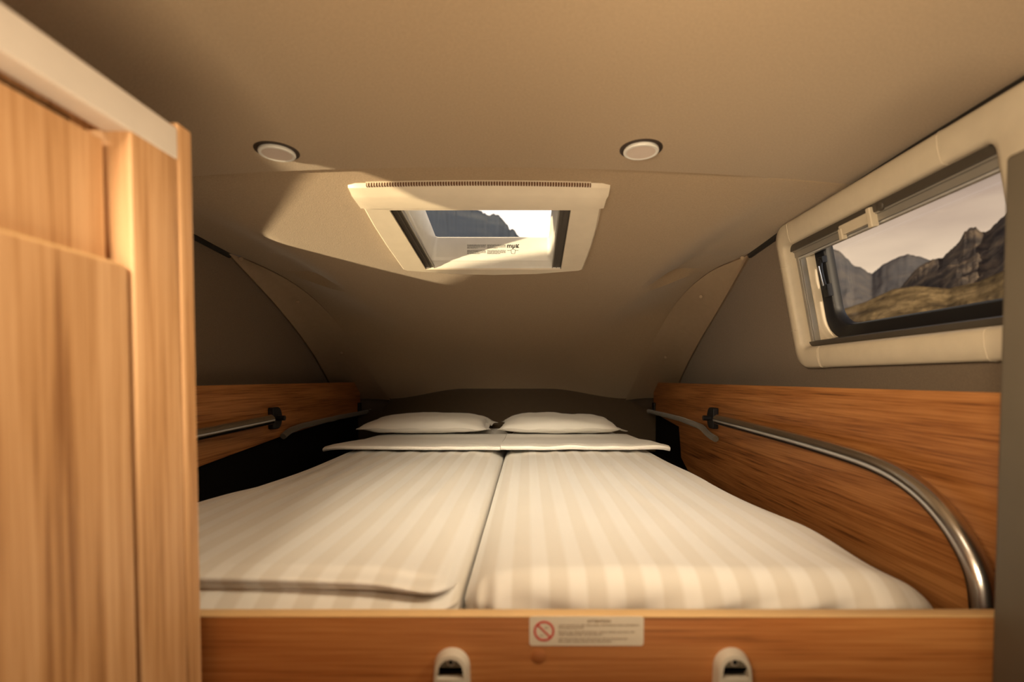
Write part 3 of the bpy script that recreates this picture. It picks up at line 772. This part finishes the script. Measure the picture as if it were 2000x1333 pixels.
# round cover cap, same wood
disc(atY(1052, 1283, GY), (0, -1, 0), .0095, .0003, 24).build('cover_cap', plain('cap_foil', (.44, .155, .042), .5), gb)
def sticker():
    a = atY(1034, 1204.5, GY-.0003); b = atY(1257, 1262, GY-.0003)
    x0, x1, z1, z0 = a.x, b.x, a.z, b.z
    t = thing('warning_sticker', ((x0+x1)/2, GY, z0), 'white warning sticker with red prohibition sign on the guard board', 'sticker')
    poly = rrect(x0, x1, z0, z1, .004, 5)
    MB().prism([Vector((p[0], GY-.0001, p[1])) for p in poly], (0, -.0004, 0)).build('label_paper', M_paper, t, smooth=False)
    h = z1-z0; w = x1-x0; ly = GY-.0006
    c = Vector((x0+w*.128, 0, z0+h*.50)); seg = 40
    mb = MB()
    def lp(r, y): return [Vector((c.x+r*math.cos(2*math.pi*k/seg), y, c.z+r*math.sin(2*math.pi*k/seg))) for k in range(seg)]
    ro = h*.345
    mb.loops([lp(ro, ly+.0002), lp(ro, ly-.0002), lp(ro*.80, ly-.0002), lp(ro*.80, ly+.0002)])
    d = Vector((.707, 0, -.707)); q = Vector((.707, 0, .707))*ro*.085
    mb.prism([c-d*ro*.88-q+Vector((0, ly, 0)), c+d*ro*.88-q+Vector((0, ly, 0)), c+d*ro*.88+q+Vector((0, ly, 0)), c-d*ro*.88+q+Vector((0, ly, 0))], (0, -.0002, 0))
    mb.build('prohibition_sign', M_red, t, smooth=False)
    Mx = Matrix.Identity(4); Mx.col[0] = (1, 0, 0, 0); Mx.col[1] = (0, 0, 1, 0); Mx.col[2] = (0, -1, 0, 0); Mx.col[3] = (0, ly+.0001, 0, 1)
    off = world_loc(t)-UP
    T = Matrix.Translation(-off) @ Mx
    text_mesh('ATTENTION', h*.115, M_ink2, 'heading_print', T @ Matrix.Translation((x0+w*.505, z0+h*.80, 0)), t, bold=.0002, w=w*.205)
    mb = MB(); rn = random.Random(5)
    for (fy, x1_) in ((.675, .70), (.585, .22), (.445, .67), (.355, .385), (.215, .60), (.12, .47)):
        greek(mb, x0+w*.255, z0+h*fy, w*x1_, h*.062, Mx, rn)
    # faint pictogram behind the bar
    greek(mb, c.x+ro*.05, c.z+ro*.25, ro*.35, ro*.2, Mx, rn); greek(mb, c.x-ro*.45, c.z-ro*.5, ro*.4, ro*.14, Mx, rn)
    mb.build('small_print', M_ink2, t, smooth=False)
sticker()
def buckle(px, label, rz):
    top = atY(px, 1262, GY)
    cx, zt_ = top.x, top.z-.004
    t = thing('net_socket', (cx, GY, zt_-.085), label, 'bracket', 'grey plastic sockets on the guard board')
    hw = .0215
    def outline(w, zdn, zup, n=14):
        pts = []
        for i in range(n+1):
            a = math.pi*i/n; pts.append((w*math.cos(a), zup-w*1.0+w*1.0*math.sin(a)))
        pts += [(-w*1.08, zdn), (w*1.08, zdn)]
        return pts
    def lp(P, d): return [Vector((cx+p[0], GY-d, zt_+p[1])) for p in P]
    O0 = outline(hw*1.06, -.085, 0.002); O1 = outline(hw, -.085, 0); O2 = outline(hw*.93, -.084, -.002); I0 = outline(hw*.72, -.0300, -.0065)
    def fz(P, d): return [Vector((cx+p[0], GY-d-.010*(-p[1]/.085), zt_+p[1])) for p in P]
    MB().loops([lp(O0, 0), fz(O1, .007), fz(O2, .0115), fz(I0, .0125), lp(I0, .004)], cap1=True).build('housing', M_grey, t, angle=40)
    P = [(x, z) for x, z in outline(hw*.715, -.0180, -.0068)]
    MB().prism(lp(P, .0038), (0, -.0062, 0)).build('button', M_button, t)
    cap = MB(); disc(Vector((cx, GY-.0098, zt_-.0115)), (0, -1, 0), .0046, .0020, 20, cap); scr = cap.build('screw', M_grey, t)
    disc(Vector((cx, GY-.0117, zt_-.0108)), (0, -1, 0), .0032, .0006, 16).build('screw_recess', M_blackp, scr)
    MB().box(cx-hw*.70, cx+hw*.70, GY-.0055, GY-.0038, zt_-.0295, zt_-.018).build('socket', M_black, t)
    return t
buckle(883, 'grey plastic safety net socket, left of the sticker', 0)
buckle(1428, 'grey plastic safety net socket, right of the sticker', 0)

# ------------------------------------------------------------------ side boards
def side_board(X, s, poly, label):
    """poly in (Y, Z); board 14 mm thick"""
    t = thing('side_board', (X, 1.8, BB), label, 'board', 'walnut boards along the sides of the bed')
    P = [Vector((X, y, z)) for y, z in poly]
    if s < 0: P = P[::-1]
    MB().prism(P, (s*.014, 0, 0)).build('panel', M_woodY, t, smooth=False, bevel=.0015)
    return t
BR, BL = .74, -.98
zR = atX(1700, 760, BR).z; zL = atX(560, 750, BL).z
eR = atX(1264, 747, BR).y; eL = atX(722, 744, BL).y
side_board(BR, 1, [(.64, zR), (.64, BB+.005), (2.28, BB+.005), (2.38, -.38), (2.42, -.235), (2.91, -.20), (2.91, -.03), (2.885, zR)], 'long walnut side board under the side window')
side_board(BL, -1, [(.64, zL), (.64, -.37), (1.0, -.31), (1.5, -.262), (1.95, -.232), (2.2, -.222), (2.91, -.20), (2.91, -.03), (2.885, zL)], 'long walnut side board on the left, beside the wardrobe')
# black boxes put in for the shaded gap behind and below the boards
tag(MB().box(.757, .80, .66, 2.92, BB, -.10).build('side_shade', M_black), 'black box for the shade behind the right side board', 'shade box')
tag(MB().box(-1.05, -.997, .66, 2.92, BB, -.10).build('side_shade', M_black), 'black box for the shade behind the left side board', 'shade box')
# grey fabric roll along the lower edge of each board, far half
def roll(pts, label):
    mb = MB(); P = [Vector(p) for p in pts]
    mb.tube(P, [.010+.004*math.sin(i*1.3) for i in range(0)] or .012, 12, smooth=2)
    for v in mb.v: v.z += .003*mnoise.noise(Vector((v.y*12, v.x*20, 0)))
    return tag(mb.build('fabric_roll', M_pipe), label, 'fabric', 'grey fabric rolls along the side boards')
def rX(x, y, X): return atX(x, y, X)
roll([rX(1262, 803, BR-.018), rX(1300, 811, BR-.018), rX(1340, 822, BR-.018), rX(1368, 833, BR-.018), rX(1382, 848, BR-.018), rX(1398, 858, BR-.014)], 'grey fabric roll along the right side board')
roll([rX(726, 803, BL+.018), rX(680, 812, BL+.018), rX(630, 823, BL+.018), rX(590, 832, BL+.018), rX(566, 842, BL+.018), rX(553, 853, BL+.014)], 'grey fabric roll along the left side board')
for X, s, lab in ((BR, 1, 'right'), (BL, -1, 'left')):
    p = atX(1262 if s > 0 else 723, 793, X)
    tag(MB().rbox(*(sorted((X, X-s*.012))), 2.86, 2.90, p.z-.035, p.z+.03, .004).build('end_clip', M_blackp), f'small black clip at the head end of the {lab} side board', 'clip', 'black clips at the head of the boards')
# handrails with D shaped black mounts
def handrail(pts, X, s, c, label):
    t = thing('handrail', (X, c.y, c.z), label, 'handrail', 'steel handrails on the side boards')
    MB().tube(pts, .0185, 28, smooth=3).build('rail_tube', M_chrome, t)
    r = .042
    P = [Vector((X, c.y+.008, c.z+r))]+[Vector((X, c.y+.008+math.cos(a)*r*.75, c.z+math.sin(a)*r)) for a in [math.pi/2-math.pi*k/16 for k in range(1, 16)]]+[Vector((X, c.y+.008, c.z-r))]
    P += [Vector((X, c.y-.03, c.z-r*.97)), Vector((X, c.y-.03, c.z+r*.97))]
    MB().prism(P, (-s*.022, 0, 0)).build('rail_mount', M_blackp, t, bevel=.004)
    MB().tube([Vector((X-s*.01, c.y, c.z)), Vector((X-s*.05, c.y, c.z))], .010, 12).build('mount_pin', M_blackp, t)
XT = BR-.042
rp = [(1402, 820), (1480, 840), (1560, 861), (1640, 884), (1705, 905), (1760, 931), (1815, 972), (1862, 1026), (1896, 1082), (1915, 1130), (1922, 1175), (1924, 1225)]
handrail([atX(x, y, XT) for x, y in rp], BR, 1, atX(1388, 817, BR-.02), 'curved steel handrail on the right side board')
lp_ = [atX(528, 820, BL+.042), atX(470, 832, BL+.042), atX(397, 847, BL+.042)]
d_ = (lp_[2]-lp_[0]).normalized(); lp_ += [lp_[2]+d_*.35, lp_[2]+d_*.45+Vector((0, -.03, -.05)), lp_[2]+d_*.5+Vector((0, -.06, -.16))]
handrail(lp_, BL, -1, atX(541, 817, BL+.02), 'steel handrail on the left side board')

# ------------------------------------------------------------------ wardrobe on the left
KX = -.40
def ky(px): return KX/((px-PX)/F)
cb = thing('wardrobe', (KX-.3, .2, -CZ), 'light walnut wardrobe front in the left foreground with pale valance', 'cabinet')
yE = min(ky(384), .617); yP = ky(356); yS = ky(267); yD = ky(262)
MB().box(-1.02, KX-.075, -.9, yE-.016, -CZ, .300).build('carcass', M_woodV, cb, smooth=False)
zpt = atX(365, 252, KX).z
MB().rbox(-1.02, KX, yP+.001, yE, -CZ, zpt, .0025, 3).build('end_panel', M_woodV, cb)
zst = atX(310, 290, KX).z
MB().rbox(KX-.0745, KX-.0005, yS, yP, -CZ, atX(350, 312, KX).z, .0025, 3).build('stile', M_woodV, cb)
zdt = (atX(0, 455, KX).z+atX(250, 516, KX).z)/2
MB().rbox(KX-.0185, KX-.001, -.88, yD-.0025, -CZ+.05, zdt, .003, 3).build('door', M_woodV, cb)
MB().box(KX-.0175, KX-.0035, -.878, yD-.0045, zdt-.001, zdt+.0022).build('door_edge_band', M_edge, cb, bevel=.0008)
MB().box(KX-.045, KX-.021, -.88, yS-.008, zdt-.06, .238).build('recessed_panel', M_woodV, cb, bevel=.002)
MB().box(KX-.0745, KX-.060, -.88, yS-.001, zdt-.06, .262).build('recess_shade', M_black, cb, smooth=False)['label'] = 'black box for the shade in the gap behind the recessed panel'  # black put in for the shade above and behind the panel
zv0 = (atX(0, 108, KX).z+atX(349, 307, KX).z)/2; zv1 = (atX(0, 5, KX).z+atX(341, 244, KX).z)/2
MB().rbox(KX-.03, KX+.0005, -.9, yP+.0008, zv0, zv1, .003, 3).build('valance', M_valance, cb)['label'] = 'pale grey valance strip'

# ------------------------------------------------------------------ post on the right
pm = MB(); xp = atY(1961, 330, .60).x
pm.rbox(xp, .80, .530, .60, -CZ, atY(1985, 275, .56).z, .006, 3)
tag(pm.build('corner_post', M_post), 'grey beige upright post at the right edge of the frame', 'post')

# ------------------------------------------------------------------ the land outside
def range_(name, sil, dist, depth, rough, mat, label, cat='mountain', seed=0, jag=0.0, da=.12, back=.6, low=-.06, freq=1.0):
    """terrain in a fan around the vehicle: crest line follows the skyline, slopes fall away both sides"""
    pts = []
    for x, y in sil:
        a, b = ray(x, y); az = math.atan2(a, 1); pts.append((az, b*math.cos(az)))
    na = int((pts[-1][0]-pts[0][0])/R(da)); nr = 70
    rows = []
    for i in range(na+1):
        az = lerp(pts[0][0], pts[-1][0], i/na)
        # piecewise linear skyline
        for (a0, e0), (a1, e1) in zip(pts, pts[1:]):
            if a0 <= az <= a1: el = lerp(e0, e1, (az-a0)/(a1-a0)); break
        def elev(z):
            if z <= pts[0][0]: return pts[0][1]
            for (a0, e0), (a1, e1) in zip(pts, pts[1:]):
                if a0 <= z <= a1: return lerp(e0, e1, (z-a0)/(a1-a0))
            return pts[-1][1]
        soft = sum(elev(az+R(k*.7)) for k in range(-5, 6))/11
        row = []
        for j in range(nr+1):
            t = -1+(1+back)*j/nr                         # -1 foot, 0 crest
            r = dist+depth*t
            ce = el*dist
            v = Vector((math.sin(az)*dist*.01*freq, t*depth*.006*freq, seed))
            fr_ = mnoise.fractal(v*3.0, .9, 2.1, 8)
            rid = 1-abs(mnoise.noise(Vector((math.sin(az)*dist*.016*freq+t*1.5, t*.8, seed+3))))*2
            w = sm(abs(t)*3.5)
            base = low*dist
            ke = math.exp(-abs(t)*11); h = lerp(ce*ke+min(ce, soft*dist)*(1-ke), base, abs(t)**.85 if t < 0 else min(1, t*1.2))
            h += (fr_*.5+rid*.45)*rough*dist*w*(1-abs(t)*.4)
            h += jag*dist*mnoise.fractal(Vector((az*190, t*6, seed+1)), .8, 2, 5)*(1-w)
            row.append(Vector((math.sin(az)*r, math.cos(az)*r, h)))
        rows.append(row)
    mb = MB().loops(rows, close=False)
    return tag(mb.build(name, mat, smooth=True, angle=180), label, cat)
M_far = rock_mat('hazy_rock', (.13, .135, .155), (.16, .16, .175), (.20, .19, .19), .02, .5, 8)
M_rock = rock_mat('grey_rock', (.07, .065, .07), (.15, .13, .12), (.33, .26, .19), .035, 1.0, 10)
M_grass = rock_mat('dry_grass', (.09, .07, .05), (.26, .19, .10), (.46, .34, .18), .045, 1.0, 7)
M_peak = rock_mat('haze_blue_rock', (.075, .100, .150), (.085, .110, .160), (.10, .125, .17), .02, .3, 6)  # blue haze and shade put into the rock colour
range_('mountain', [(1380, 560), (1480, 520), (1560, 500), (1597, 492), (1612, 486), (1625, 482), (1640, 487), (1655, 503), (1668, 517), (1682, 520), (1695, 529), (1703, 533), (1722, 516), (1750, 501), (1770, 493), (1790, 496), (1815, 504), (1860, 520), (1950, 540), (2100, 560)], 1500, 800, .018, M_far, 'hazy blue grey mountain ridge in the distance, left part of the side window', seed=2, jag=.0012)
range_('mountain', [(1640, 700), (1700, 625), (1750, 570), (1790, 520), (1817, 505), (1840, 501), (1858, 484), (1875, 468), (1884, 447), (1896, 441), (1906, 440), (1916, 450), (1930, 448), (1945, 433), (1975, 405), (2030, 360), (2150, 300), (2300, 280)], 800, 480, .030, M_rock, 'craggy brown grey mountain rising at the right of the side window', seed=8, jag=.0022, da=.08, freq=1.6)
range_('hillside', [(1400, 690), (1540, 640), (1635, 606), (1690, 588), (1745, 562), (1790, 556), (1850, 562), (1910, 548), (1975, 520), (2100, 470), (2300, 440)], 420, 260, .016, M_grass, 'golden grassy hillside in the lower part of the side window', cat='hill', seed=5, jag=.0006, da=.10, freq=2.5)
range_('mountain', [(200, 250), (500, 300), (700, 330), (800, 372), (870, 392), (930, 405), (948, 412), (955, 419), (961, 413), (968, 416), (974, 415), (980, 422), (988, 432), (997, 445), (1003, 443), (1010, 455), (1018, 462), (1028, 468), (1040, 480), (1100, 560), (1200, 640), (1300, 700)], 900, 500, .005, M_peak, 'dark blue grey mountain flank behind the roof window', seed=11, jag=.0045, low=-.02)
# open ground the vehicle stands on
gm = MB(); gm.add([(-60, 20, -CZ-14), (2600, -800, -CZ-80), (2600, 2600, -CZ-80), (-800, 2600, -CZ-80)], [(0, 1, 2, 3)])
tag(gm.build('ground', M_grass), 'meadow below the mountains outside', 'ground', kind='structure')
